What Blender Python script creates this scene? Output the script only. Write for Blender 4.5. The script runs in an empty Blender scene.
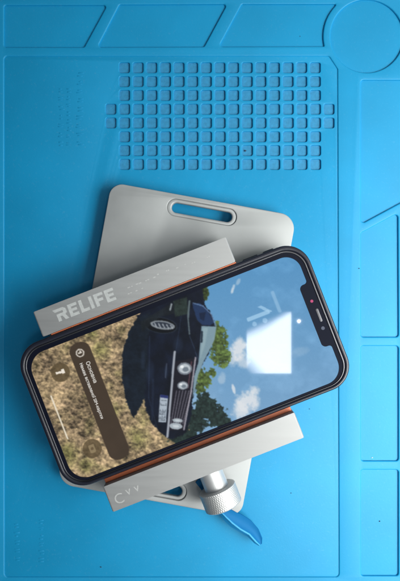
import bpy, bmesh, math, random
import numpy as np
from mathutils import Vector, Matrix

random.seed(7)
rng = np.random.default_rng(11)
scene = bpy.context.scene
COL = scene.collection
MM = 0.001
DZ = -10.0             # the clamp parts below are drawn 10 mm high and set down by this
CAM_H = 330.0          # camera height over the top face of the mat, mm
FPX = 600.0            # focal length in photograph pixels
CU, SU = math.cos(math.radians(21.3)), math.sin(math.radians(21.3))

# ------------------------------------------------------------------ helpers
def at(px, py, z=0.0):
    """a place in mm on the horizontal plane at height z"""
    k = (CAM_H - z) / FPX
    return ((px - 200.0) * k, -(py - 290.5) * k)

def uv(u, v):
    """clamp frame (u along the phone, v across it, mm) -> world mm"""
    return (u * CU + v * SU, u * SU - v * CU)

def link(name, me, mat=None, parent=None):
    o = bpy.data.objects.new(name, me)
    COL.objects.link(o)
    if mat is not None:
        for m in (mat if isinstance(mat, (list, tuple)) else [mat]):
            me.materials.append(m)
    if parent is not None:
        o.parent = parent
    return o

def thing(name, label, cat, group=None):
    o = bpy.data.objects.new(name, None)
    COL.objects.link(o)
    o.empty_display_size = 0.01
    o['label'] = label; o['category'] = cat
    if group: o['group'] = group
    return o

def place(o, x, y, z=0.0):
    """put an Empty at its base; its parts, given in world mm, keep their place"""
    o.location = (x * MM, y * MM, z * MM)
    for c in o.children:
        if c.parent == o and not c.get('_loc'):
            c.matrix_parent_inverse = Matrix.Translation(-Vector(o.location))

def tag(o, label, cat, group=None):
    o['label'] = label; o['category'] = cat
    if group: o['group'] = group

def fillet(pts, r, n=8):
    """round the corners of a closed polygon; r one radius or one per corner"""
    out = []
    N = len(pts)
    for i in range(N):
        p = Vector(pts[i]); a = Vector(pts[i - 1]); b = Vector(pts[(i + 1) % N])
        ri = r[i] if isinstance(r, (list, tuple)) else r
        da = (a - p); db = (b - p)
        if ri <= 0 or da.length < 1e-6 or db.length < 1e-6:
            out.append(tuple(p)); continue
        da_n = da.normalized(); db_n = db.normalized()
        ang = da_n.angle(db_n)
        if ang > math.pi - 0.02:
            out.append(tuple(p)); continue
        t = min(ri / math.tan(ang / 2), da.length * .49, db.length * .49)
        rr = t * math.tan(ang / 2)
        c = p + (da_n + db_n).normalized() * (rr / math.sin(ang / 2))
        s = p + da_n * t - c; e = p + db_n * t - c
        a0 = math.atan2(s.y, s.x); a1 = math.atan2(e.y, e.x)
        d = (a1 - a0 + math.pi) % (2 * math.pi) - math.pi
        for k in range(n + 1):
            th = a0 + d * k / n
            out.append((c.x + rr * math.cos(th), c.y + rr * math.sin(th)))
    return out

def rect(x0, y0, x1, y1):
    return [(x0, y0), (x1, y0), (x1, y1), (x0, y1)]

def circle(cx, cy, r, n=64):
    return [(cx + r * math.cos(2 * math.pi * k / n), cy + r * math.sin(2 * math.pi * k / n)) for k in range(n)]

def slab(loops, z0, z1, bevel=0.0, res=2):
    """mesh of a plate with holes: loops[0] is the outline, the rest holes; mm -> m"""
    cu = bpy.data.curves.new('tmp', 'CURVE')
    cu.dimensions = '2D'; cu.fill_mode = 'BOTH'
    h = (z1 - z0) / 2
    cu.extrude = max(h - bevel, 0.0)
    cu.bevel_depth = bevel; cu.bevel_resolution = res; cu.offset = -bevel
    for lp in loops:
        sp = cu.splines.new('POLY')
        sp.points.add(len(lp) - 1)
        for p, q in zip(sp.points, lp):
            p.co = (q[0], q[1], 0, 1)
        sp.use_cyclic_u = True
    ob = bpy.data.objects.new('tmp', cu)
    COL.objects.link(ob)
    dg = bpy.context.evaluated_depsgraph_get(); dg.update()
    me = bpy.data.meshes.new_from_object(ob.evaluated_get(dg))
    bpy.data.objects.remove(ob); bpy.data.curves.remove(cu)
    me.transform(Matrix.Diagonal((MM, MM, MM, 1)) @ Matrix.Translation((0, 0, (z0 + z1) / 2)))
    bm = bmesh.new(); bm.from_mesh(me)
    bmesh.ops.remove_doubles(bm, verts=bm.verts, dist=1e-7)
    bmesh.ops.recalc_face_normals(bm, faces=bm.faces)
    bm.to_mesh(me); bm.free()
    me.materials.clear()
    return me

def frame_uv(me):
    """turn a mesh given in (u, -v, z) clamp coordinates into the world"""
    me.transform(Matrix.Translation((0, 0, DZ * MM)) @ Matrix.Rotation(math.radians(21.3), 4, 'Z'))
    return me

def shade(me, angle=30):
    for p in me.polygons: p.use_smooth = True
    me.set_sharp_from_angle(angle=math.radians(angle))
    return me

def join(name, meshes):
    bm = bmesh.new()
    for m in meshes:
        bm.from_mesh(m)
    out = bpy.data.meshes.new(name); bm.to_mesh(out); bm.free()
    return out

def flat_poly(polys, z):
    bm = bmesh.new()
    for lp in polys:
        vs = [bm.verts.new((x * MM, y * MM, z * MM)) for x, y in lp]
        f = bm.faces.new(vs)
        f.normal_update()
        if f.normal.z < 0: f.normal_flip()
    bmesh.ops.triangulate(bm, faces=bm.faces)
    me = bpy.data.meshes.new('flat'); bm.to_mesh(me); bm.free()
    return me

def lathe(profile, n=64, knurl=None):
    """profile [(r, t)] spun about +X (t along X), mm, as a bmesh mesh"""
    bm = bmesh.new()
    rings = []
    for (r, t) in profile:
        ring = []
        for k in range(n):
            th = 2 * math.pi * k / n
            rr = r if knurl is None else knurl(r, t, th)
            ring.append(bm.verts.new((t * MM, rr * math.cos(th) * MM, rr * math.sin(th) * MM)))
        rings.append(ring)
    for a, b in zip(rings[:-1], rings[1:]):
        for k in range(n):
            bm.faces.new((a[k], a[(k + 1) % n], b[(k + 1) % n], b[k]))
    bm.faces.new(rings[0]); bm.faces.new(rings[-1])
    bmesh.ops.recalc_face_normals(bm, faces=bm.faces)
    me = bpy.data.meshes.new('lathe'); bm.to_mesh(me); bm.free()
    return me

def tube(pts, r, n=8):
    bm = bmesh.new(); rings = []
    P = [Vector(p) for p in pts]
    for i, p in enumerate(P):
        d = (P[min(i + 1, len(P) - 1)] - P[max(i - 1, 0)]).normalized()
        s = d.cross(Vector((0, 0, 1))).normalized(); t = s.cross(d)
        rr = r[i] if isinstance(r, (list, tuple)) else r
        rings.append([bm.verts.new((p + (s * math.cos(2 * math.pi * k / n) + t * math.sin(2 * math.pi * k / n)) * rr) * MM) for k in range(n)])
    for a, b in zip(rings[:-1], rings[1:]):
        for k in range(n):
            bm.faces.new((a[k], a[(k + 1) % n], b[(k + 1) % n], b[k]))
    bm.faces.new(rings[0]); bm.faces.new(rings[-1])
    bmesh.ops.recalc_face_normals(bm, faces=bm.faces)
    me = bpy.data.meshes.new('tube'); bm.to_mesh(me); bm.free()
    return shade(me, 60)

# ---------------------------------------------------------------- materials
def material(name, color, rough=.5, metal=0.0, spec=.5, bump=None, var=0.0, var_scale=60, coat=0.0, stretch=None, rough_var=0.0, sheen=0.0):
    m = bpy.data.materials.new(name); m.use_nodes = True
    nt = m.node_tree; b = nt.nodes['Principled BSDF']
    b.inputs['Base Color'].default_value = (*color, 1)
    b.inputs['Roughness'].default_value = rough
    b.inputs['Metallic'].default_value = metal
    b.inputs['Specular IOR Level'].default_value = spec
    b.inputs['Coat Weight'].default_value = coat
    tc = nt.nodes.new('ShaderNodeTexCoord')
    src = tc.outputs['Object']
    if stretch:
        mp = nt.nodes.new('ShaderNodeMapping')
        mp.inputs['Rotation'].default_value = (0, 0, stretch[0])
        mp.inputs['Scale'].default_value = stretch[1]
        nt.links.new(src, mp.inputs['Vector']); src = mp.outputs['Vector']
    if var > 0 or rough_var > 0:
        n = nt.nodes.new('ShaderNodeTexNoise'); n.inputs['Scale'].default_value = var_scale
        n.inputs['Detail'].default_value = 6
        nt.links.new(src, n.inputs['Vector'])
        if var > 0:
            r = nt.nodes.new('ShaderNodeMapRange')
            r.inputs['From Min'].default_value = .3; r.inputs['From Max'].default_value = .7
            r.inputs['To Min'].default_value = 1 - var; r.inputs['To Max'].default_value = 1 + var
            nt.links.new(n.outputs['Fac'], r.inputs['Value'])
            mx = nt.nodes.new('ShaderNodeVectorMath'); mx.operation = 'SCALE'
            mx.inputs[0].default_value = color
            nt.links.new(r.outputs['Result'], mx.inputs['Scale'])
            nt.links.new(mx.outputs['Vector'], b.inputs['Base Color'])
        if rough_var > 0:
            r2 = nt.nodes.new('ShaderNodeMapRange')
            r2.inputs['From Min'].default_value = .3; r2.inputs['From Max'].default_value = .7
            r2.inputs['To Min'].default_value = rough - rough_var; r2.inputs['To Max'].default_value = rough + rough_var
            nt.links.new(n.outputs['Fac'], r2.inputs['Value'])
            nt.links.new(r2.outputs['Result'], b.inputs['Roughness'])
    if bump:
        n2 = nt.nodes.new('ShaderNodeTexNoise'); n2.inputs['Scale'].default_value = bump[0]
        n2.inputs['Detail'].default_value = 4
        nt.links.new(src, n2.inputs['Vector'])
        bp = nt.nodes.new('ShaderNodeBump'); bp.inputs['Strength'].default_value = bump[1]
        bp.inputs['Distance'].default_value = bump[2]
        nt.links.new(n2.outputs['Fac'], bp.inputs['Height'])
        nt.links.new(bp.outputs['Normal'], b.inputs['Normal'])
    return m

M_MAT = material('blue silicone', (.004, .285, .56), rough=.52, spec=.40, bump=(1300, .16, .0002), var=.07, var_scale=25)
nt = M_MAT.node_tree; b = nt.nodes['Principled BSDF']; src = b.inputs['Base Color'].links[0].from_socket
tc = nt.nodes.new('ShaderNodeTexCoord'); dn = nt.nodes.new('ShaderNodeTexNoise'); dn.inputs['Scale'].default_value = 800; dn.inputs['Detail'].default_value = 3
nt.links.new(tc.outputs['Object'], dn.inputs['Vector'])
dr = nt.nodes.new('ShaderNodeMapRange'); dr.inputs['From Min'].default_value = .60; dr.inputs['From Max'].default_value = .74; dr.inputs['To Max'].default_value = .20
nt.links.new(dn.outputs['Fac'], dr.inputs['Value'])
dm = nt.nodes.new('ShaderNodeMix'); dm.data_type = 'RGBA'
dm.inputs[7].default_value = (.10, .36, .58, 1)
nt.links.new(dr.outputs['Result'], dm.inputs[0]); nt.links.new(src, dm.inputs[6]); nt.links.new(dm.outputs[2], b.inputs['Base Color'])
M_PIT = material('blue silicone pit floor', (.028, .25, .47), rough=.6, spec=.4, bump=(1500, .5, .0002), var=.12, var_scale=500)
M_TABLE = material('pale laminate', (.45, .42, .38), rough=.5, var=.08, var_scale=20)
M_PLATE = material('anodised plate', (.45, .46, .465), rough=.62, metal=.55, bump=(2600, .12, .0001), var=.06, var_scale=70, rough_var=.05)
M_BAR = material('brushed jaw', (.415, .415, .42), rough=.66, metal=.60, bump=(1400, .15, .0001), var=.05, var_scale=40,
                 stretch=(-math.radians(21.3), (1, 14, 14)), rough_var=.04)
M_STEEL = material('turned steel', (.66, .66, .67), rough=.48, metal=.7, bump=(1800, .1, .0001))
M_KNURL = material('knurled steel', (.60, .60, .60), rough=.5, metal=.7)
M_INK = material('laser lettering', (.50, .51, .51), rough=.6, var=.08, var_scale=900)
M_INK_FAINT = material('worn laser lettering', (.47, .47, .47), rough=.6, var=.12, var_scale=700)
M_PAD = material('orange silicone pad', (.62, .17, .075), rough=.5, var=.1, var_scale=200)
M_RUBBER = material('black rubber', (.02, .02, .022), rough=.6)
M_CASE = material('black phone case', (.012, .013, .024), rough=.33, spec=.5, bump=(3000, .1, .0001), coat=.15)
M_FRAME = material('phone frame', (.10, .10, .11), rough=.35, metal=1.0)
M_GLASS = material('black glass', (.006, .007, .016), rough=.05, spec=.5)
M_TOOL = material('blue plastic', (.002, .15, .38), rough=.7, spec=.25, bump=(500, .1, .0002))
M_TOOLRIM_LIT = material('blue plastic painted edge highlight', (.04, .36, .68), rough=.5, spec=.5)  # edge highlight put into the colour, paler than the blade
M_CRUMB = material('dark grit', (.03, .07, .13), rough=.7, var=.4, var_scale=900)
M_CRUMB2 = material('pale grit', (.75, .78, .8), rough=.6, var=.2, var_scale=900)
M_RED = material('sensor window painted glint', (.10, .01, .03), rough=.15)
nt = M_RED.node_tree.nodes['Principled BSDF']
nt.inputs['Emission Color'].default_value = (.9, .12, .35, 1); nt.inputs['Emission Strength'].default_value = .45  # red glint on the sensor, put in as emission

# --------------------------------------------------------------- table, mat
tb = link('table_top', slab([rect(-600, -500, 600, 500)], -30, -4.6, 1.0), M_TABLE)
tb['kind'] = 'structure'

def mp(pts):                                   # mat outlines, on the mat's top face
    return [at(x, y, 0) for x, y in pts]
K = CAM_H / FPX
def arc(cx, cy, r, a0, a1, n=14):
    return [(cx + r * math.cos(math.radians(a0 + (a1 - a0) * k / n)), cy + r * math.sin(math.radians(a0 + (a1 - a0) * k / n))) for k in range(n + 1)]

mat_outline = fillet(mp(rect(-24, -14, 428, 604)), 5)
work = fillet(mp([(4, 56), (329, 56), (337.5, 69), (339, 577), (4.5, 577)]), [2, 2, 2, 2, 2])
tray1 = fillet(mp([(4, 5), (107, 5), (84, 47), (4, 47)]), 1.3)
tray2 = fillet(mp([(119.5, 4.5), (227, 4), (204, 46.5), (97.5, 47)]), 1.3)
tray3 = fillet(mp([(242, 4), (336, 4)] + arc(367, 36, 44, 223, 168)[0:] + [(324, 46), (219, 46.5)]), [1.3, 1.0] + [0] * 15 + [1.0, 1.3])
dish = mp(arc(367, 36, 36.5, 0, 354, 71))
trayA = fillet(mp([(361, 80), (411, 80), (411, 197), (361, 224)]), 1.5)
trayB = fillet(mp([(361, 233), (398, 213), (398.5, 337), (361, 337)]), 1.5)
trayC = fillet(mp([(361, 346), (398.5, 346), (398.5, 461), (361, 461)]), 1.5)
trayD = fillet(mp([(361, 470), (398.5, 470), (398.5, 576), (361, 576)]), 1.5)

mat = thing('silicone_mat', 'bright blue silicone mat with molded trays, round dish and a grid of square pits', 'mat')
link('raised_rim', shade(slab([mat_outline, work, tray1, tray2, tray3, dish, trayA, trayB, trayC, trayD], -4.4, 0, .75, 4)), M_MAT, mat)

def grow(lp, d):
    c = Vector((sum(p[0] for p in lp) / len(lp), sum(p[1] for p in lp) / len(lp)))
    return [(p[0] + math.copysign(d, p[0] - c.x), p[1] + math.copysign(d, p[1] - c.y)) for p in lp]
pits = []
def pit(px, py):
    h = 5.25
    pits.append(fillet(mp(rect(px - h, py - h, px + h, py + h)), 1.1, 4))
for r in range(8):
    py = 67.2 + 13.84 * r
    for c in range(15):
        pit(124.2 + 13.66 * c + .05 * r, py)
    if r in (3, 4):
        pit(110.6, py); pit(329.2, py)
link('work_area', shade(slab([grow(work, .9)] + pits, -4.2, -.55, .42, 3)), M_MAT, mat)
link('pit_floor', slab([mp(rect(98, 55, 337, 178))], -4.1, -1.65), M_PIT, mat)
link('tray_floor', slab([grow(mat_outline, -1.2), grow(work, 1.6)], -4.3, -1.1), M_MAT, mat)
# faint low-relief moulding at the left of the mat: worn beyond reading
marks = {0: [], 1: []}
for (x0, x1, y0, y1, n) in ((58, 64, 88, 150, 7), (66, 71, 88, 150, 8), (76, 84, 72, 150, 9), (14, 20, 524, 566, 5), (38, 44, 520, 566, 6)):
    for k in range(n):
        ya = y0 + (y1 - y0) * k / n
        hh = (y1 - y0) / n * random.uniform(.45, .8)
        xa = x0 + random.uniform(-.5, .5)
        w_ = (x1 - x0)
        for q in range(2):
            yb = ya + hh * q * .55
            marks[int(y0 > 300)].append(slab([fillet(mp(rect(xa + w_ * random.uniform(0, .3), yb, xa + w_ * random.uniform(.6, 1), yb + hh * .25)), .2, 2)], -.9, -.45, .08, 1))
for k in (0, 1):
    link('molded_marks', shade(join('molded_marks', marks[k])), M_MAT, mat)
place(mat, 0, 0, -4.6)

# ------------------------------------------------------------------ fixture
fx = thing('phone_holder', 'grey metal clamp with slotted base plate and knurled screw, gripping the phone', 'clamp')
ZP = 9.0
ang = math.radians(10.3); cp, sp_ = math.cos(ang), math.sin(ang)
def pq(p, q, z=ZP):
    return at(p * cp - q * sp_, p * sp_ + q * cp, z)
s_ = (CAM_H - ZP) / FPX
plate_out = fillet([pq(142, 159.3), pq(330.5, 159.3), pq(329.5, 465.8), pq(142, 465.8)], [7, 8.5, 7, 9], 12)
def slot(q, hw, hh):
    return fillet([pq(236.5 - hw, q - hh), pq(236.5 + hw, q - hh), pq(236.5 + hw, q + hh), pq(236.5 - hw, q + hh)], hh * s_ * .995, 12)
qs = (172.6, 452.3)
link('base_plate', shade(slab([plate_out] + [slot(q, 35.2, 8.6) for q in qs], 5.6, ZP, .45, 3)), M_PLATE, fx)
for q in qs:    # rolled lip around each slot
    link('slot_lip', shade(slab([slot(q, 35.6, 9.0), slot(q, 30.5, 5.0)], 5.0, 8.3, .9, 4), 50), M_PLATE, fx)
for (p, q) in ((156, 200), (316, 200), (156, 425), (316, 425)):
    x, y = pq(p, q)
    link('rubber_foot', shade(slab([circle(x, y, 5, 32)], -.5, 5.55, .5)), M_RUBBER, fx)

def lv(pts):        # (u, v) -> (u, -v) plane used before frame_uv
    return [(u, -v) for u, v in pts]
UC, VC = -29.6, 33.3
link('swivel_disc', frame_uv(shade(slab([circle(UC, -VC, 23, 72)], ZP + .05 - DZ, 22, .8))), M_STEEL, fx)
link('slide_rail', frame_uv(shade(slab([fillet(lv(rect(UC - 17, -19, UC + 17, 79)), 2)], 22.1, 24.9, .6))), M_PLATE, fx)

def jaw(profile, u0, u1):
    """profile in (v, z), extruded along u"""
    me = slab([profile], u0, u1, .85, 3)
    # local x=v, y=z, z=u  ->  (u, -v, z)
    me.transform(Matrix(((0, 0, 1, 0), (-1, 0, 0, 0), (0, 1, 0, 0), (0, 0, 0, 1))))
    bm = bmesh.new(); bm.from_mesh(me); bmesh.ops.recalc_face_normals(bm, faces=bm.faces); bm.to_mesh(me); bm.free()
    return frame_uv(shade(me))
ZB = 43.0
upper = link('clamp_jaw', jaw([(-20.0, 25), (-1.5, 25), (-1.5, 29.7), (-6.9, 29.7), (-6.9, ZB), (-20.0, ZB)], -81.0, 21.7), M_BAR, fx)
lower = link('clamp_jaw', jaw([(86.5, 25), (86.5, ZB), (73.2, ZB), (73.2, 29.7), (67.0, 29.7), (67.0, 25)], -80.2, 21.7), M_BAR, fx)
link('rubber_pad', frame_uv(shade(slab([lv(rect(-77.5, -6.85, 21.9, -6.2))], 30.2, 39.6, .2))), M_PAD, upper)
link('rubber_pad', frame_uv(shade(slab([lv(rect(-79.6, 71.0, 21.0, 73.15))], 30.2, 37.6, .3))), M_PAD, lower)

# raised block lettering on the upper jaw
def glyphs():
    t = .25
    R = ([(-.20, 1), (.66, 1), (.86, .84), (.86, .52), (.70, .38), (.88, 0), (.58, 0), (.42, .36), (.27, .36), (.27, 0), (0, 0), (0, .60), (.58, .60), (.58, .77), (-.06, .77)], .86)
    E = ([(0, 0), (.74, 0), (.74, .23), (.27, .23), (.27, .40), (.68, .40), (.68, .61), (.27, .61), (.27, .77), (.76, .77), (.76, 1), (0, 1)], .76)
    L = ([(0, 0), (.70, 0), (.70, .24), (.27, .24), (.27, 1), (0, 1)], .68)
    I = ([(0, 0), (.27, 0), (.27, 1), (0, 1)], .27)
    F = ([(0, 0), (.27, 0), (.27, .36), (.68, .36), (.68, .58), (.27, .58), (.27, .77), (.76, .77), (.76, 1), (0, 1)], .74)
    return [R, E, L, I, F, E]
polys = []; x = 0
for pts, w in glyphs():
    polys.append([(x + a, b) for a, b in pts]); x += w + .16
W = x - .16
H_ = 6.3; sx = 31.0 / (W + .05)
u0, vb = -70.6, -10.9
link('lettering', flat_poly([[uv(u0 + a * sx, vb - b * H_) for a, b in lp] for lp in polys], ZB + DZ + .06), M_INK, upper)
# fine worn print further along: broken dashes
faint = []
for row, (ua, ub) in enumerate(((-33, -19), (-34, -26), (-17, -11), (-7, -2), (1, 4), (9, 12))):
    u = ua
    vv = (-14.2, -11.3, -15.0, -14.6, -14.0, -14.0)[row]
    while u < ub:
        w_ = random.uniform(.5, 1.5)
        if random.random() < .75:
            faint.append([uv(a, b) for a, b in rect(u, vv - random.uniform(.25, .45), u + w_, vv + random.uniform(.1, .3))])
        u += w_ + random.uniform(.3, .6)
link('small_print', flat_poly(faint, ZB + DZ + .05), M_INK_FAINT, upper)
def text_mesh(s, size, z, origin, udir, mat_, parent, name, bold=0.0):
    """text whose reading direction is a world 2D vector; origin in world mm"""
    cu = bpy.data.curves.new('t', 'FONT'); cu.body = s; cu.size = 1.0; cu.offset = bold; cu.resolution_u = 4
    ob = bpy.data.objects.new('t', cu); COL.objects.link(ob)
    dg = bpy.context.evaluated_depsgraph_get(); dg.update()
    me = bpy.data.meshes.new_from_object(ob.evaluated_get(dg))
    bpy.data.objects.remove(ob); bpy.data.curves.remove(cu)
    a = math.atan2(udir[1], udir[0])
    me.transform(Matrix.Diagonal((MM, MM, MM, 1)) @ Matrix.Translation((origin[0], origin[1], z)) @ Matrix.Rotation(a, 4, 'Z') @ Matrix.Diagonal((size, size, 1, 1)))
    me.materials.clear()
    return link(name, me, mat_, parent), me
UD = (CU, SU); VD = (SU, -CU)
text_mesh('C', 7.2, ZB + DZ + .05, uv(-77.3, 83.8), UD, M_INK_FAINT, lower, 'lettering')
text_mesh('v v', 6.2, ZB + DZ + .05, uv(-70.6, 81.4), UD, M_INK_FAINT, lower, 'lettering')

# screw: shaft and knurled collar, pointing away from the phone
RX = Matrix.Translation([c * MM for c in (*uv(-28.9, 0), 20.3)]) @ Matrix.Rotation(math.atan2(VD[1], VD[0]), 4, 'Z')
sh = lathe([(5.6, 76), (6.25, 76.6), (6.25, 98.0)], 72); sh.transform(RX)
shaft = link('screw_shaft', shade(sh, 35), M_STEEL, fx)
def knurl(r, t, th):
    if r < 9.4: return r
    a = th * 56; b = (t - 97.7) * 3.4
    return r + .15 * (abs(math.sin((a + b) / 2)) + abs(math.sin((a - b) / 2)) - 1.2)
prof = [(6.1, 97.7), (8.9, 97.7), (9.25, 97.95)] + [(9.7, 98.2 + 9.4 * k / 26) for k in range(27)] + [(9.25, 107.9), (8.8, 108.2), (4.0, 108.2), (3.6, 107.6)]
co = lathe(prof, 336, knurl); co.transform(RX)
link('knurled_collar', shade(co, 40), M_KNURL, shaft)
c0 = uv(UC, VC)
place(fx, c0[0], c0[1], -.5)

# -------------------------------------------------------------------- phone
ph = thing('smartphone', 'smartphone in black case, lit lock screen showing a dark car, held between the clamp jaws', 'phone')
PU0, PU1, PV0, PV1 = -98.2, 56.7, -6.0, 70.5
def rr(u0, v0, u1, v1, r, n=14):
    return fillet(lv(rect(u0, v0, u1, v1)), r, n)
ZT = 40.6
case = link('case', frame_uv(shade(slab([rr(PU0, PV0, PU1, PV1, 12.8), rr(PU0 + 2.3, PV0 + 2.5, PU1 - 2.3, PV1 - 2.0, 10.8)], 30, ZT, .95, 5), 60)), M_CASE, ph)
link('case_back', frame_uv(slab([rr(PU0 + 1, PV0 + 1, PU1 - 1, PV1 - 1, 12)], 29.9, 31.4)), M_CASE, case)
for (a, b) in ((25.5, 33.5), (36.5, 42.0)):
    link('button', frame_uv(shade(slab([fillet(lv(rect(a, PV0 - .55, b, PV0 + .6)), .5)], 33.5, 38.6, .4, 3))), M_CASE, case)
link('metal_frame', frame_uv(shade(slab([rr(PU0 + 2.15, PV0 + 2.35, PU1 - 2.15, PV1 - 1.85, 11), rr(PU0 + 3.1, PV0 + 3.4, PU1 - 3.3, PV1 - 2.6, 10)], 31.5, 40.05, .4, 4), 60)), M_FRAME, ph)
DU0, DU1, DV0, DV1 = -93.4, 51.35, -.35, 66.9
# front glass: black border with the opening for the picture, notch included
nv0, nv1, nd = 16.2, 49.0, 4.5
opening = fillet(lv([(DU0, DV0), (DU1, DV0), (DU1, nv0 - .2), (DU1 - nd, nv0), (DU1 - nd, nv1), (DU1, nv1 + .2), (DU1, DV1), (DU0, DV1)]),
                 [9.2, 9.2, 1.5, 3.6, 3.6, 1.5, 9.2, 9.2], 12)
glass = link('front_glass', frame_uv(slab([rr(PU0 + 3.0, PV0 + 3.3, PU1 - 3.2, PV1 - 2.5, 10), opening], 38.9, 39.7)), M_GLASS, ph)
ZG = 39.7
link('earpiece', frame_uv(shade(slab([fillet(lv(rect(50.3, 29.5, 51.7, 36.6)), .65, 6)], ZG - .2, ZG + .12, .1))), M_FRAME, glass)
link('sensor', frame_uv(slab([circle(50.2, -25.3, .75, 20)], ZG - .2, ZG + .08)), M_RED, glass)
link('sensor', frame_uv(slab([circle(50.5, -39.9, .9, 20)], ZG - .2, ZG + .08)), material('dim lens', (.05, .06, .10), rough=.2), glass)

# ---- the picture on the display, computed per vertex
STEP = .25
nu = int((DU1 - DU0 + .8) / STEP) + 1; nv = int((DV1 - DV0 + .8) / STEP) + 1
U = np.linspace(DU0 - .4, DU1 + .4, nu); V = np.linspace(DV0 - .4, DV1 + .4, nv)
UU, VV = np.meshgrid(U, V, indexing='ij')
a_ = UU * 2 + 80.8; b_ = VV * 2 + 343.3
PX = a_ * CU + b_ * SU; PY = -a_ * SU + b_ * CU       # photograph-sized coordinates of the wallpaper

def vnoise(x, y, seed):
    r = np.random.default_rng(seed); T = r.random((256, 256))
    xi = np.floor(x).astype(int); yi = np.floor(y).astype(int)
    fx_ = x - xi; fy = y - yi; fx_ = fx_ * fx_ * (3 - 2 * fx_); fy = fy * fy * (3 - 2 * fy)
    g = lambda i, j: T[i % 256, j % 256]
    return (g(xi, yi) * (1 - fx_) + g(xi + 1, yi) * fx_) * (1 - fy) + (g(xi, yi + 1) * (1 - fx_) + g(xi + 1, yi + 1) * fx_) * fy
def fbm(x, y, seed, o=4):
    s = 0; a = 1; t = 0
    for k in range(o):
        s = s + a * vnoise(x * 2 ** k, y * 2 ** k, seed + k); t += a; a *= .6
    return s / t
WX = (vnoise(PX * .9, PY * .9, 301) - .5) * 2.2 + (vnoise(PX * .35, PY * .35, 302) - .5) * 2; WY = (vnoise(PX * .9, PY * .9, 303) - .5) * 2.2
def inside(poly, wob=0.0):
    x, y = PX + WX * wob, PY + WY * wob; r = np.zeros(x.shape, bool); n = len(poly)
    for i in range(n):
        x0, y0 = poly[i]; x1, y1 = poly[(i + 1) % n]
        if y0 == y1: continue
        c = ((y0 > y) != (y1 > y)) & (x < (x1 - x0) * (y - y0) / (y1 - y0) + x0)
        r ^= c
    return r
def blur(m, n=1):
    m = m.astype(float)
    for _ in range(n):
        p = np.pad(m, 1, mode='edge')
        m = (p[:-2, 1:-1] + p[2:, 1:-1] + p[1:-1, :-2] + p[1:-1, 2:] + 2 * p[1:-1, 1:-1]) / 6
    return m
IMG = np.zeros(PX.shape + (3,))
def put(mask, col, soft=1, alpha=1.0):
    m = (blur(mask, soft) * alpha)[..., None]
    c = np.asarray(col, float)
    IMG[:] = IMG * (1 - m) + c * m
def ell(cx, cy, rx, ry, ang=0.0):
    t = math.radians(ang); dx = PX - cx; dy = PY - cy
    return ((dx * math.cos(t) + dy * math.sin(t)) / rx) ** 2 + ((-dx * math.sin(t) + dy * math.cos(t)) / ry) ** 2 < 1
def line(x0, y0, x1, y1, w):
    dx, dy = x1 - x0, y1 - y0; L2 = dx * dx + dy * dy
    t = np.clip(((PX - x0) * dx + (PY - y0) * dy) / L2, 0, 1)
    return np.hypot(PX - x0 - t * dx, PY - y0 - t * dy) < w / 2
# sky
g = np.clip((PY - 260) / 150, 0, 1)[..., None]
IMG[:] = np.array([86, 148, 196]) * (1 - g) + np.array([120, 164, 202]) * g
hz = np.clip((225 - PX) / 30, 0, 1)[..., None] * np.clip((PY - 340) / 40, 0, 1)[..., None]
IMG[:] = IMG * (1 - .4 * hz) + np.array([150, 180, 205]) * .4 * hz
cl = fbm(PX / 26, PY / 20, 40, 5)
IMG[:] = IMG + (np.clip(cl - .5, 0, 1) * 50)[..., None]
for (cx, cy, rx, ry, an, al) in ((247, 402, 14, 11, -30, .9), (254, 392, 7, 6, 0, .8), (240, 410, 9, 9, 0, .75), (233.5, 389, 1.8, 5, -15, .8), (239, 349, 8, 12, 10, .9), (232, 358, 6, 9, 0, .6),
                             (244, 362, 8, 8, 0, .6), (233, 289, 1.8, 5.5, 20, .75), (238, 282, 2, 4, 30, .4), (222, 378, 4, 6, 0, .35), (262, 415, 6, 3, -20, .3), (300, 352, 10, 5, -20, .15)):
    d = 1.25 - (((PX - cx) * math.cos(math.radians(an)) + (PY - cy) * math.sin(math.radians(an))) / rx) ** 2 - ((-(PX - cx) * math.sin(math.radians(an)) + (PY - cy) * math.cos(math.radians(an))) / ry) ** 2
    m = np.clip(d + (fbm(PX / 5, PY / 5, 61, 4) - .5) * 1.7, 0, 1) * al
    IMG[:] = IMG * (1 - m[..., None]) + np.array([226, 230, 234]) * m[..., None]
# ground: dry grass and straw
ground = inside([(0, 300), (160, 250), (205, 290), (200, 440), (0, 560)])
n1 = fbm(PX / 3.6 + PY / 9, PY / 2.4 - PX / 7, 3, 4); n2 = fbm(PX / 14, PY / 14, 9, 3); n3 = vnoise(PX * .8, PY * .8, 21); n4 = vnoise(PX * .3 - PY * .2, PY * .5 + PX * .25, 22)
lum = np.clip(.90 + (n1 - .5) * 1.1 + (n3 - .5) * .36 + (n4 - .5) * .3 + (n2 - .5) * .85, .36, 1.5)
dry = np.array([164, 143, 110]); grn = np.array([122, 120, 72])
gm = np.clip((fbm(PX / 11, PY / 11, 15, 3) - .54) * 4, 0, 1) * .45
for (cx, cy, r) in ((100, 350, 13), (138, 438, 16), (66, 455, 18), (112, 412, 10), (92, 335, 10), (85, 465, 12)):
    gm = np.maximum(gm, np.clip(1 - np.hypot(PX - cx, PY - cy) / r, 0, 1) * (.5 + n1))
gm = np.clip(gm, 0, .85)[..., None]
gcol = (dry * (1 - gm) + grn * gm) * lum[..., None]
edge = 190 + (vnoise(PY / 3, PX * 0, 5) - .5) * 3
pk = np.clip((fbm(PX / 9, PY / 9, 88, 3) - .45) * 3, 0, 1)[..., None]
gcol = gcol * (1 - .25 * pk) + np.array([186, 156, 132]) * lum[..., None] * .25 * pk
put(ground & (PX < edge), gcol, 1)
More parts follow.
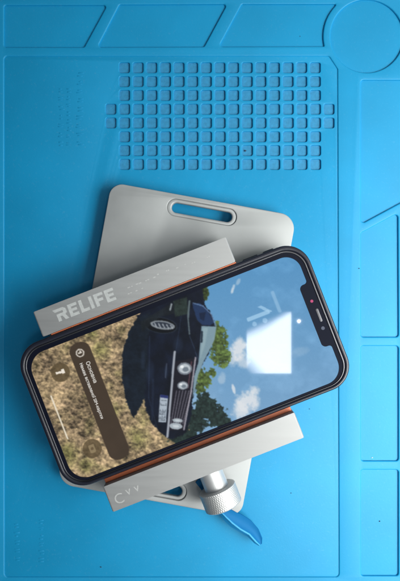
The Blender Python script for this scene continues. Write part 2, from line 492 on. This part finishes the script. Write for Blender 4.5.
# trees
leaf = fbm(PX / 3.2, PY / 3.2, 71, 4); lf2 = vnoise(PX / 1.6, PY / 1.6, 75)
lcol = np.array([86, 106, 54]) * (.35 + 1.1 * leaf + .5 * (lf2 - .5))[..., None]
for (cx, cy, rx, ry, an) in ((219, 345, 9, 20, -8), (222, 356, 8, 11, 0), (216, 330, 5, 8, 0), (203, 379, 8, 11, 15), (199, 388, 6, 7, 0), (212, 372, 4, 5, 0)):
    d = 1 - ((PX - cx) / rx) ** 2 - ((PY - cy) / ry) ** 2
    put(d + (leaf - .5) * 2.6 > .12, lcol, 1)
dcol = np.array([38, 54, 50]) * (.45 + .9 * leaf + .5 * (lf2 - .5))[..., None]
for (cx, cy, rx, ry) in ((205, 410, 14, 13), (216, 415, 11, 12), (196, 420, 14, 14), (223, 424, 8, 8), (185, 436, 16, 12), (204, 398, 7, 6)):
    d = 1 - ((PX - cx) / rx) ** 2 - ((PY - cy) / ry) ** 2
    put(d + (leaf - .5) * 2.4 > .1, dcol, 1)
put(((PX - 205) / 4) ** 2 + ((PY - 293) / 9) ** 2 + (leaf - .5) * 1.5 < .9, lcol * .8, 1)
# car and the shade under it
nb = fbm(PX / 9, PY / 12, 33, 3)
body = np.array([15, 21, 36]) * (.55 + .9 * nb)[..., None]
put(inside([(137, 318), (129, 332), (123.5, 346), (122, 362), (122.6, 384), (125.6, 400), (130, 411), (134, 418), (139, 409), (143.7, 399), (146, 409), (150, 421), (160, 433), (170, 440), (186, 434),
            (191, 418), (193, 400), (197, 377), (204, 362), (211, 348), (216, 327), (212, 315), (205, 306), (202.5, 297), (203, 280), (180, 270), (150, 290)], .8), body, 1)
gsh = np.array([19, 27, 37]) * (.5 + .6 * nb + .5 * n1)[..., None]
put(inside([(137, 318), (129, 332), (123.5, 346), (122, 362), (122.6, 384), (125.6, 400), (130, 411), (134, 418), (139, 409), (144.5, 397), (147, 380), (148, 360), (147, 340), (151, 327), (150, 312)], .8), gsh, 2)
put(line(149.5, 336, 148.5, 398, 1.0), (42, 54, 76), 1, .6)
put(line(148.5, 398, 157, 428, 1.0), (42, 54, 76), 1, .5)
put(line(181, 317, 176, 350, .8), (44, 58, 82), 1, .55)
put(line(189, 334, 199, 362, .9), (60, 78, 104), 1, .5)
put(line(153, 380, 152, 420, 2.2), (30, 40, 60), 1, .7)
put(ell(160.5, 325.4, 17, 8.2, 8), (46, 56, 66), 1, .6)
put(ell(160.5, 325.4, 15.8, 7.3, 8), (9, 11, 15), 1, .95)
for (cx, cy, rx, ry) in ((150, 372, 5, 14), (143, 360, 3, 10), (166, 372, 2.5, 9), (178, 345, 6, 10)):
    d = np.clip(1 - ((PX - cx) / rx) ** 2 - ((PY - cy) / ry) ** 2, 0, 1) * .35
    IMG[:] = IMG * (1 - d[..., None]) + np.array([52, 70, 100]) * d[..., None]
put(inside([(140, 322), (172, 303), (177, 313), (160, 317), (142, 332)]), np.array([28, 34, 38]) * (.4 + 1.1 * nb)[..., None], 2, .8)
put(inside([(173, 301), (187, 297), (188, 314), (175, 317)]), np.array([40, 52, 48]) * (.4 + 1.0 * leaf)[..., None], 1)     # side glass
put(inside([(192, 304), (200, 303), (208, 311), (214, 323), (210, 325.5), (202, 325), (197, 320)]), (34, 56, 94), 1, .9)        # windscreen
put(inside([(199, 313), (206, 312), (204, 321), (200, 319)]), (20, 32, 58), 1, .9)
for seg in ((193, 303, 203, 306, 1.2), (203, 306, 211, 314, 1.1), (211, 314, 216, 326, 1.2)):
    put(line(*seg), (120, 150, 190), 1, .7)
put(line(189.5, 301, 188, 318, 1.8) | line(188, 318, 189.5, 334, 1.3), (120, 138, 140), 1, .75)
put(line(171.5, 304, 170, 310, 1.6), (175, 185, 190), 1, .8)
put(inside([(201.5, 326), (216.5, 326.7), (214.5, 340), (210.2, 349), (203.5, 362), (198, 376), (194.5, 392), (192.5, 398), (194, 377), (198.5, 362)]), (132, 160, 172), 1, .95)   # bonnet, mirroring the sky
put(inside([(203, 328), (208, 328), (205, 345), (200, 360)]), (160, 184, 190), 2, .5)
put(line(202, 332, 201.5, 342, 2), (24, 36, 50), 1, .9)
put(ell(162.5, 325.2, 12.4, 4.4, 8), (150, 158, 165), 1, .85)
put(ell(162.5, 325.0, 9.8, 2.8, 8), (35, 42, 55), 1, .9)
for k in range(5):
    put(line(154.5 + k * 4, 323.3 + k * .5, 156.5 + k * 4, 327 + k * .4, 1.3), (165, 172, 178), 1, .85)
put(inside([(175, 361.5), (196, 358), (192, 385), (184, 430), (168.5, 431)]), (26, 24, 34), 1)
for k in range(6):
    x0 = 176.5 + k * 3.1; x1 = 171.0 + k * 2.35
    put(line(x0, 391, x1, 424, 1.0), (128, 126, 138), 1, .75)
put(line(195.5, 358, 191, 392, 1.6) | line(191, 392, 183.8, 430, 1.5), (172, 168, 178), 1, .9)
put(line(191.5, 362, 188, 388, 1.1), (140, 90, 100), 1, .6)
put(line(174.6, 352, 167.3, 437, 2.2), (170, 176, 186), 1, .95)
put(line(166.5, 364, 165.4, 378, .9), (120, 130, 150), 1, .5)
for (cx, cy, rx, ry) in ((184.6, 368.8, 7.4, 6.2), (182.8, 385.8, 5.6, 4.3)):
    put(ell(cx, cy, rx, ry), (120, 128, 138), 1)
    put(ell(cx, cy, rx * .78, ry * .75), (196, 204, 210), 1, .9)
    put(ell(cx + 1, cy + .8, rx * .42, ry * .4), (96, 108, 120), 1, .8)
    put(ell(cx - rx * .35, cy - ry * .3, rx * .25, ry * .22), (240, 244, 246), 1)
for (cx, cy, rx, ry) in ((177.5, 420.8, 5.2, 2.1), (175.8, 426.5, 6.5, 3.3)):
    put(ell(cx, cy, rx, ry, 5), (168, 178, 186), 1)
    put(ell(cx, cy, rx * .5, ry * .4, 5), (215, 222, 226), 1, .7)
put(inside([(160, 395.3), (168, 396.2), (165.8, 422.8), (158.3, 422.3)]), (172, 184, 196), 1)
put(inside([(160.2, 394.8), (168.2, 395.8), (168, 398.6), (160, 397.8)]), (40, 50, 105), 1)
G = random.Random(5)
for k in range(7):
    if k == 2: continue
    y0 = 400.6 + k * 3.05; xo = 161.0 - k * .3
    for (x0, y_, x1, y1) in ((0, 0, 5.2, .3), (0, 1.7, 5.2, 2.0), (0, 0, 0, 1.7), (2.6, .1, 2.6, 1.8), (5.2, .3, 5.2, 2.0)):
        if G.random() < .72:
            put(line(xo + x0, y0 + y_, xo + x1, y0 + y1, .55), (48, 56, 66), 1, .75)
for c_ in range(3):
    IMG[..., c_] = blur(IMG[..., c_], 1)
IMG[:] = IMG + ((rng.random(IMG.shape[:2]) - .5) * 5)[..., None]
# bits of the lock screen drawn over it, all in (u, v)
AU = a_; AV = b_
def pill(u0, v0, u1, v1, r):
    dx = np.maximum(np.maximum(u0 + r - AU, AU - (u1 - r)), 0); dy = np.maximum(np.maximum(v0 + r - AV, AV - (v1 - r)), 0)
    return np.hypot(dx, dy) < r
IMG[:] = np.clip(IMG, 0, 255)
put(pill(-64.2, 347.3, -42.6, 472, 9.5), np.array([69, 57, 45]) * (.94 + .12 * n2)[..., None], 1)
def dot(u, v): return np.hypot(AU - u, AV - v)
put((dot(-54, 358) < 4.3) & (dot(-54, 358) > 3.0), (205, 198, 188), 1)
put(((np.abs(AU + 54) < 1.9) & (np.abs(AV - 358) < .75)) | ((np.abs(AU + 53.2) < .7) & (np.abs(AV - 357) < 1.3)), (215, 208, 198), 1)
for (u, v) in ((-79.4, 368.9), (-77.4, 451.7)):
    put(dot(u, v) < 9.6, (88, 74, 50), 1, .78)
fu, fv = -79.4, 368.9
put(((np.abs(AV - fv - (AU - fu) * .15) < 1.1) & (AU - fu > -4.4) & (AU - fu < 2.2)) | ((np.abs(AV - fv) < 2.2) & (AU - fu >= 1.6) & (AU - fu < 4.4)), (240, 232, 218), 1)
fu, fv = -77.4, 451.7
put(pill(fu - 3.2, fv - 4.2, fu + 3.0, fv + 4.2, 1.3), (150, 132, 100), 1, .85)
put(dot(fu - .1, fv) < 1.5, (96, 80, 56), 1, .8)
put(pill(-97.6, 387, -95.9, 434, .8), (236, 226, 205), 1, .95)
# faint clock: date line, 1, colon
put(pill(146.2, 370, 149.6, 393, 1.4), (165, 204, 234), 2, .5)
put(pill(114, 386.2, 138, 390, 1.2), (168, 210, 240), 1, .75)
put((np.abs((AU - 138) - (AV - 388) * .9 - 0) < 2.0) & (AV < 389) & (AV > 379.5), (168, 210, 240), 1, .7)
put((dot(119.5, 394.5) < 2.3) | (dot(130.5, 395) < 2.5), (165, 206, 238), 1, .65)
IMG[:] = np.clip(IMG, 0, 255)
srgb = IMG / 255
linc = np.where(srgb <= .04045, srgb / 12.92, ((srgb + .055) / 1.055) ** 2.4)

XW = UU * CU + VV * SU; YW = UU * SU - VV * CU
verts = np.stack([XW, YW, np.full_like(XW, 39.25 + DZ)], -1).reshape(-1, 3) * MM
idx = np.arange(nu * nv).reshape(nu, nv)
quads = np.stack([idx[:-1, :-1], idx[:-1, 1:], idx[1:, 1:], idx[1:, :-1]], -1).reshape(-1, 4)
me = bpy.data.meshes.new('display')
me.vertices.add(len(verts)); me.vertices.foreach_set('co', verts.ravel().astype(np.float32))
me.loops.add(quads.size); me.loops.foreach_set('vertex_index', quads.ravel().astype(np.int32))
me.polygons.add(len(quads)); me.polygons.foreach_set('loop_start', np.arange(0, quads.size, 4, dtype=np.int32))
me.update(calc_edges=True); me.validate()
bmt = me.polygons[0].normal.z
if bmt < 0: me.flip_normals()
ca = me.color_attributes.new('picture', 'FLOAT_COLOR', 'POINT')
ca.data.foreach_set('color', np.concatenate([linc.reshape(-1, 3), np.ones((nu * nv, 1))], 1).ravel().astype(np.float32))
M_DISP = bpy.data.materials.new('lit display'); M_DISP.use_nodes = True
nt = M_DISP.node_tree; b = nt.nodes['Principled BSDF']
b.inputs['Base Color'].default_value = (.004, .004, .005, 1); b.inputs['Roughness'].default_value = .03
at_ = nt.nodes.new('ShaderNodeAttribute'); at_.attribute_name = 'picture'
nt.links.new(at_.outputs['Color'], b.inputs['Emission Color']); b.inputs['Emission Strength'].default_value = .95
disp = link('display', me, M_DISP, ph)
M_TXT = material('screen text', (.01, .01, .01), rough=.05)
b = M_TXT.node_tree.nodes['Principled BSDF']
b.inputs['Emission Color'].default_value = (.80, .76, .70, 1); b.inputs['Emission Strength'].default_value = .72
def uvpx(u, v): return uv((u - 80.8) / 2, (v - 343.3) / 2)
def screen_text(txt, size, z, origin, udir, bold=2, cell=.06):
    """lettering as a thin sheet of small cells, filled by winding number"""
    cu = bpy.data.curves.new('t', 'FONT'); cu.body = txt; cu.size = 10; cu.resolution_u = 3; cu.fill_mode = 'NONE'
    ob = bpy.data.objects.new('t', cu); COL.objects.link(ob)
    dg = bpy.context.evaluated_depsgraph_get(); dg.update()
    me = bpy.data.meshes.new_from_object(ob.evaluated_get(dg))
    bpy.data.objects.remove(ob); bpy.data.curves.remove(cu)
    k = size / 10
    co = np.array([v.co[:2] for v in me.vertices]) * k
    ed = [tuple(e.vertices) for e in me.edges]
    bpy.data.meshes.remove(me)
    x0, y0 = co.min(0) - .3; x1, y1 = co.max(0) + .3
    gx = np.arange(x0, x1, cell); gy = np.arange(y0, y1, cell)
    X, Y = np.meshgrid(gx, gy, indexing='ij')
    # walk the contours so that each keeps one direction
    adj = {}
    for a, b in ed:
        adj.setdefault(a, []).append(b); adj.setdefault(b, []).append(a)
    seen = set(); wn = np.zeros(X.shape, int)
    for st_ in sorted(adj):
        if st_ in seen: continue
        loop = [st_]; seen.add(st_); cur = st_
        pref = [n_ for n_ in adj[st_] if n_ == st_ + 1] or adj[st_]
        n_ = pref[0]
        while n_ not in seen:
            loop.append(n_); seen.add(n_)
            nn = [q for q in adj[n_] if q not in seen]
            if not nn: break
            n_ = nn[0]
        for q in range(len(loop)):
            ax, ay = co[loop[q]]; bx_, by_ = co[loop[(q + 1) % len(loop)]]
            if ay == by_: continue
            cr = ((ay > Y) != (by_ > Y)) & (X < (bx_ - ax) * (Y - ay) / (by_ - ay) + ax)
            wn += np.where(cr, 1 if by_ > ay else -1, 0)
    m = wn != 0
    for _ in range(bold):
        p = np.pad(m, 1); m = p[1:-1, 1:-1] | p[:-2, 1:-1] | p[1:-1, :-2]
    a = math.atan2(udir[1], udir[0]); ca_, sa_ = math.cos(a), math.sin(a)
    vs = []; fs = []
    def P(x, y): return ((origin[0] + x * ca_ - y * sa_) * MM, (origin[1] + x * sa_ + y * ca_) * MM, z * MM)
    for j in range(m.shape[1]):
        i = 0
        while i < m.shape[0]:
            if m[i, j]:
                i2 = i
                while i2 < m.shape[0] and m[i2, j]: i2 += 1
                q = len(vs); X0 = x0 + i * cell; X1 = x0 + i2 * cell; Y0 = y0 + j * cell; Y1 = Y0 + cell
                vs += [P(X0, Y0), P(X1, Y0), P(X1, Y1), P(X0, Y1)]; fs.append((q, q + 1, q + 2, q + 3)); i = i2
            i += 1
    me = bpy.data.meshes.new('text'); me.from_pydata(vs, [], fs)
    return link('notice_text', me, M_TXT, disp)
screen_text('Основна', 2.75, 39.3 + DZ, uvpx(-52.2, 368.3), VD)
screen_text('Немає вставленої SIM-картки', 2.12, 39.3 + DZ, uvpx(-58.6, 367.5), VD)
pc = uv((PU0 + PU1) / 2, (PV0 + PV1) / 2)
place(ph, pc[0], pc[1], 29.9 + DZ)

# ----------------------------------------------------------------- pry tool
tool = thing('pry_tool', 'blue plastic strip with a curved leaf-shaped tip, tucked under the knurled screw', 'pry tool')
st = [((199.5, 478), (195.5, 482.5), 10.0, 10.2), ((212, 492), (207, 497), 10.0, 10.2), ((226, 507), (221, 512), 9.9, 10.1), ((234, 511.5), (226.5, 517.5), 9.6, 10.4), ((241, 514.5), (232.5, 523.2), 8.6, 10.2),
      ((250.5, 520.4), (240.5, 529.3), 7.4, 9.6), ((258.4, 529.4), (249.2, 534.2), 6.6, 9.0), ((262, 538.5), (255.6, 541.4), 6.2, 8.4), ((261.5, 544.0), (259.6, 545.0), 6.2, 7.4)]
bm = bmesh.new(); rows = []; rim = []
for (U_, R_, zu, zr) in st:
    row = []
    for k in range(7):
        f = k / 6
        z = zu + (zr - zu) * f ** 2.2 - .5 * math.sin(math.pi * f) * (1 if zr - zu > .5 else .1)
        x, y = at(U_[0] + (R_[0] - U_[0]) * f, U_[1] + (R_[1] - U_[1]) * f, z)
        row.append(Vector((x, y, z)))
    rows.append([bm.verts.new(p * MM) for p in row])
    rim.append(row[-1])
for r0, r1 in zip(rows[:-1], rows[1:]):
    for k in range(6):
        bm.faces.new((r0[k], r0[k + 1], r1[k + 1], r1[k]))
bmesh.ops.recalc_face_normals(bm, faces=bm.faces)
if sum(f.normal.z for f in bm.faces) < 0: bmesh.ops.reverse_faces(bm, faces=bm.faces)
bmesh.ops.solidify(bm, geom=bm.faces[:], thickness=.7 * MM)
tm = bpy.data.meshes.new('leaf'); bm.to_mesh(tm); bm.free()
link('blade', shade(tm, 40), M_TOOL, tool)
link('raised_edge', tube(rim[2:], [.35, .5, .55, .6, .6, .55, .35]), M_TOOLRIM_LIT, tool)
# lower flange outside the raised edge
low = [((219, 513), 8.8), ((224.5, 521), 8.2), ((231, 527), 7.6), ((239, 531.5), 7.4), ((247.5, 536.5), 7.2), ((254, 543), 7.0), ((258.6, 545.8), 6.9)]
bm = bmesh.new(); prev = None
for (p, z), rp in zip(low, rim[2:]):
    x, y = at(*p, z); a = bm.verts.new(Vector((x, y, z)) * MM); b_v = bm.verts.new((rp - Vector((0, 0, .1))) * MM)
    if prev: bm.faces.new((prev[0], a, b_v, prev[1]))
    prev = (a, b_v)
bmesh.ops.recalc_face_normals(bm, faces=bm.faces)
if sum(f.normal.z for f in bm.faces) < 0: bmesh.ops.reverse_faces(bm, faces=bm.faces)
bmesh.ops.solidify(bm, geom=bm.faces[:], thickness=.6 * MM)
tm = bpy.data.meshes.new('flange'); bm.to_mesh(tm); bm.free()
link('flange', shade(tm, 40), material('blue plastic flange', (.008, .24, .55), rough=.4), tool)
x, y = at(228, 512, 9); place(tool, x, y, 5.5)

# ------------------------------------------------------------- bits of grit
def crumb(px, py, z, r, mat_, name, label):
    x, y = at(px, py, z)
    bm = bmesh.new(); bmesh.ops.create_icosphere(bm, subdivisions=2, radius=r * MM)
    for v in bm.verts:
        v.co *= random.uniform(.5, 1.15); v.co.z *= .6; v.co.x *= .75; v.co.y *= .6
    m_ = bpy.data.meshes.new(name); bm.to_mesh(m_); bm.free()
    o = link(name, m_, mat_); o.location = (x * MM, y * MM, (z + r * .4) * MM)
    tag(o, label, 'grit')
crumb(245.3, 151, -1.65, 1.0, M_CRUMB, 'grit_speck', 'dark speck lying in one of the square pits, right half, second row from below')
crumb(300, 36.5, -1.25, .42, M_CRUMB, 'grit_speck', 'tiny dark speck in the top tray beside the round dish')
crumb(309.5, 409, -.55, .4, M_CRUMB, 'grit_speck', 'tiny dark speck on the mat just below the lower right corner of the phone')
crumb(379.5, 521, -1.25, .65, M_CRUMB, 'grit_speck', 'dark speck in the lowest tray at the right side of the mat')
crumb(372, 457.5, -1.25, .55, M_CRUMB2, 'grit_speck', 'white speck in the right side tray, by its lower rail')
crumb(291, 493, -.55, .4, M_CRUMB, 'grit_speck', 'tiny dark speck on the open mat to the right of the blue pry tool')
crumb(101, 567, -.55, .6, M_CRUMB, 'grit_speck', 'faint dark speck near the bottom edge of the mat, below the lower jaw')
crumb(359, 268.5, 0, .5, M_CRUMB, 'grit_speck', 'tiny dark speck on the raised rail right of the phone')

# ------------------------------------------------------------------- lights
def area(name, loc, target, size, energy, color, spread=180):
    l = bpy.data.lights.new(name, 'AREA'); l.shape = 'RECTANGLE'
    l.size, l.size_y = size; l.energy = energy; l.color = color; l.spread = math.radians(spread)
    o = bpy.data.objects.new(name, l); COL.objects.link(o)
    o.location = loc
    o.rotation_euler = (Vector(target) - Vector(loc)).to_track_quat('-Z', 'Y').to_euler()
    return o, l
area('window_light', (.40, -.12, .33), (.235, -.06, 0), (.42, .42), 1.8, (.98, 1, .955), 82)

# the bright pane mirrored in the screen: a small shaped lamp high above the bench
LZ = .90; kf = 1 + LZ / .3
lx, ly = (269 - 200) / 2 * kf * MM, -(342.7 - 290.5) / 2 * kf * MM
wx, wy = 44.5 / 2 * kf * MM, 61.5 / 2 * kf * MM
o, l = area('pane_light', (lx, ly, .0293 + LZ), (lx, ly, 0), (wx, wy), 1.0, (1, 1, 1))
o.rotation_euler = (0, 0, 0)
l.use_nodes = True
nt = l.node_tree; em = nt.nodes['Emission']
geo = nt.nodes.new('ShaderNodeNewGeometry'); sep = nt.nodes.new('ShaderNodeSeparateXYZ')
nt.links.new(geo.outputs['Parametric'], sep.inputs[0])
PANE = (nt, em, sep)
l.energy = .68
em.inputs['Strength'].default_value = 1.0
def half(a, b, c):
    """1 where a*x + b*y > c"""
    m1 = nt.nodes.new('ShaderNodeMath'); m1.operation = 'MULTIPLY'; m1.inputs[1].default_value = a; nt.links.new(sep.outputs[0], m1.inputs[0])
    m2 = nt.nodes.new('ShaderNodeMath'); m2.operation = 'MULTIPLY_ADD'; m2.inputs[1].default_value = b; nt.links.new(sep.outputs[1], m2.inputs[0]); nt.links.new(m1.outputs[0], m2.inputs[2])
    m3 = nt.nodes.new('ShaderNodeMapRange'); m3.inputs['From Min'].default_value = c - .09; m3.inputs['From Max'].default_value = c + .04
    nt.links.new(m2.outputs[0], m3.inputs['Value'])
    return m3.outputs['Result']
def mul(p, q):
    m = nt.nodes.new('ShaderNodeMath'); m.operation = 'MULTIPLY'; nt.links.new(p, m.inputs[0]); nt.links.new(q, m.inputs[1]); return m.outputs[0]
def mxx(p, q):
    m = nt.nodes.new('ShaderNodeMath'); m.operation = 'MAXIMUM'; nt.links.new(p, m.inputs[0]); nt.links.new(q, m.inputs[1]); return m.outputs[0]
# outline in (x, y): x to the right 0..1, y up 0..1 of the photograph's bright patch
LINES = []
def above(p, q):      # keep the side below the line p->q (y smaller)
    (x0, y0), (x1, y1) = p, q
    return half((y1 - y0), -(x1 - x0), (y1 - y0) * x0 - (x1 - x0) * y0)
def under(p, q):      # keep the side above the line
    (x0, y0), (x1, y1) = p, q
    return half(-(y1 - y0), (x1 - x0), -((y1 - y0) * x0 - (x1 - x0) * y0))
top = mxx(above((0, .655), (.33, .70)), above((.25, .66), (1, 1.0)))
top = mul(mxx(above((0, .60), (.55, .77)), above((.2, .63), (1, 1.0))), above((0, .66), (1, 1.02)))
bot = mxx(under((0, .27), (.4, -.02)), half(1, 0, .38))
strength = mul(top, bot)
mm = nt.nodes.new('ShaderNodeMath'); mm.operation = 'MULTIPLY'; mm.inputs[1].default_value = 1.0
nt.links.new(strength, mm.inputs[0]); nt.links.new(mm.outputs[0], em.inputs['Strength'])
# small bulb mirrored as a point
bx, by = (299 - 200) / 2 * kf * MM, -(321.2 - 290.5) / 2 * kf * MM
o2, l2 = area('bulb_light', (bx, by, .0293 + LZ), (bx, by, 0), (.006, .006), .006, (1, 1, 1)); l2.shape = 'DISK'
o2.rotation_euler = (0, 0, 0)

w = bpy.data.worlds.new('World'); scene.world = w; w.use_nodes = True
bg = w.node_tree.nodes['Background']
# the room: dim on the left, pale and bright towards the window side on the right
wt = w.node_tree
tcw = wt.nodes.new('ShaderNodeTexCoord'); spw = wt.nodes.new('ShaderNodeSeparateXYZ')
wt.links.new(tcw.outputs['Generated'], spw.inputs[0])
mrw = wt.nodes.new('ShaderNodeMapRange'); mrw.interpolation_type = 'SMOOTHSTEP'
mrw.inputs['From Min'].default_value = -.40; mrw.inputs['From Max'].default_value = .44
wt.links.new(spw.outputs['X'], mrw.inputs['Value'])
mxw = wt.nodes.new('ShaderNodeMix'); mxw.data_type = 'RGBA'
mxw.inputs[6].default_value = (.045, .068, .10, 1); mxw.inputs[7].default_value = (.76, .84, .84, 1)
wt.links.new(mrw.outputs['Result'], mxw.inputs[0]); wt.links.new(mxw.outputs[2], bg.inputs['Color'])
bg.inputs['Strength'].default_value = .56

# ------------------------------------------------------------------- camera
cam = bpy.data.cameras.new('camera'); co_ = bpy.data.objects.new('camera', cam); COL.objects.link(co_)
co_.location = (0, 0, CAM_H * MM)
cam.sensor_fit = 'VERTICAL'; cam.sensor_height = 36; cam.sensor_width = 24.8
cam.lens = 36 * FPX / 581.0
cam.clip_start = .01; cam.clip_end = 50
scene.camera = co_
scene.cycles.caustics_reflective = False; scene.cycles.caustics_refractive = False
scene.view_settings.view_transform = 'Standard'; scene.view_settings.look = 'None'
scene.view_settings.exposure = 0; scene.view_settings.gamma = 1
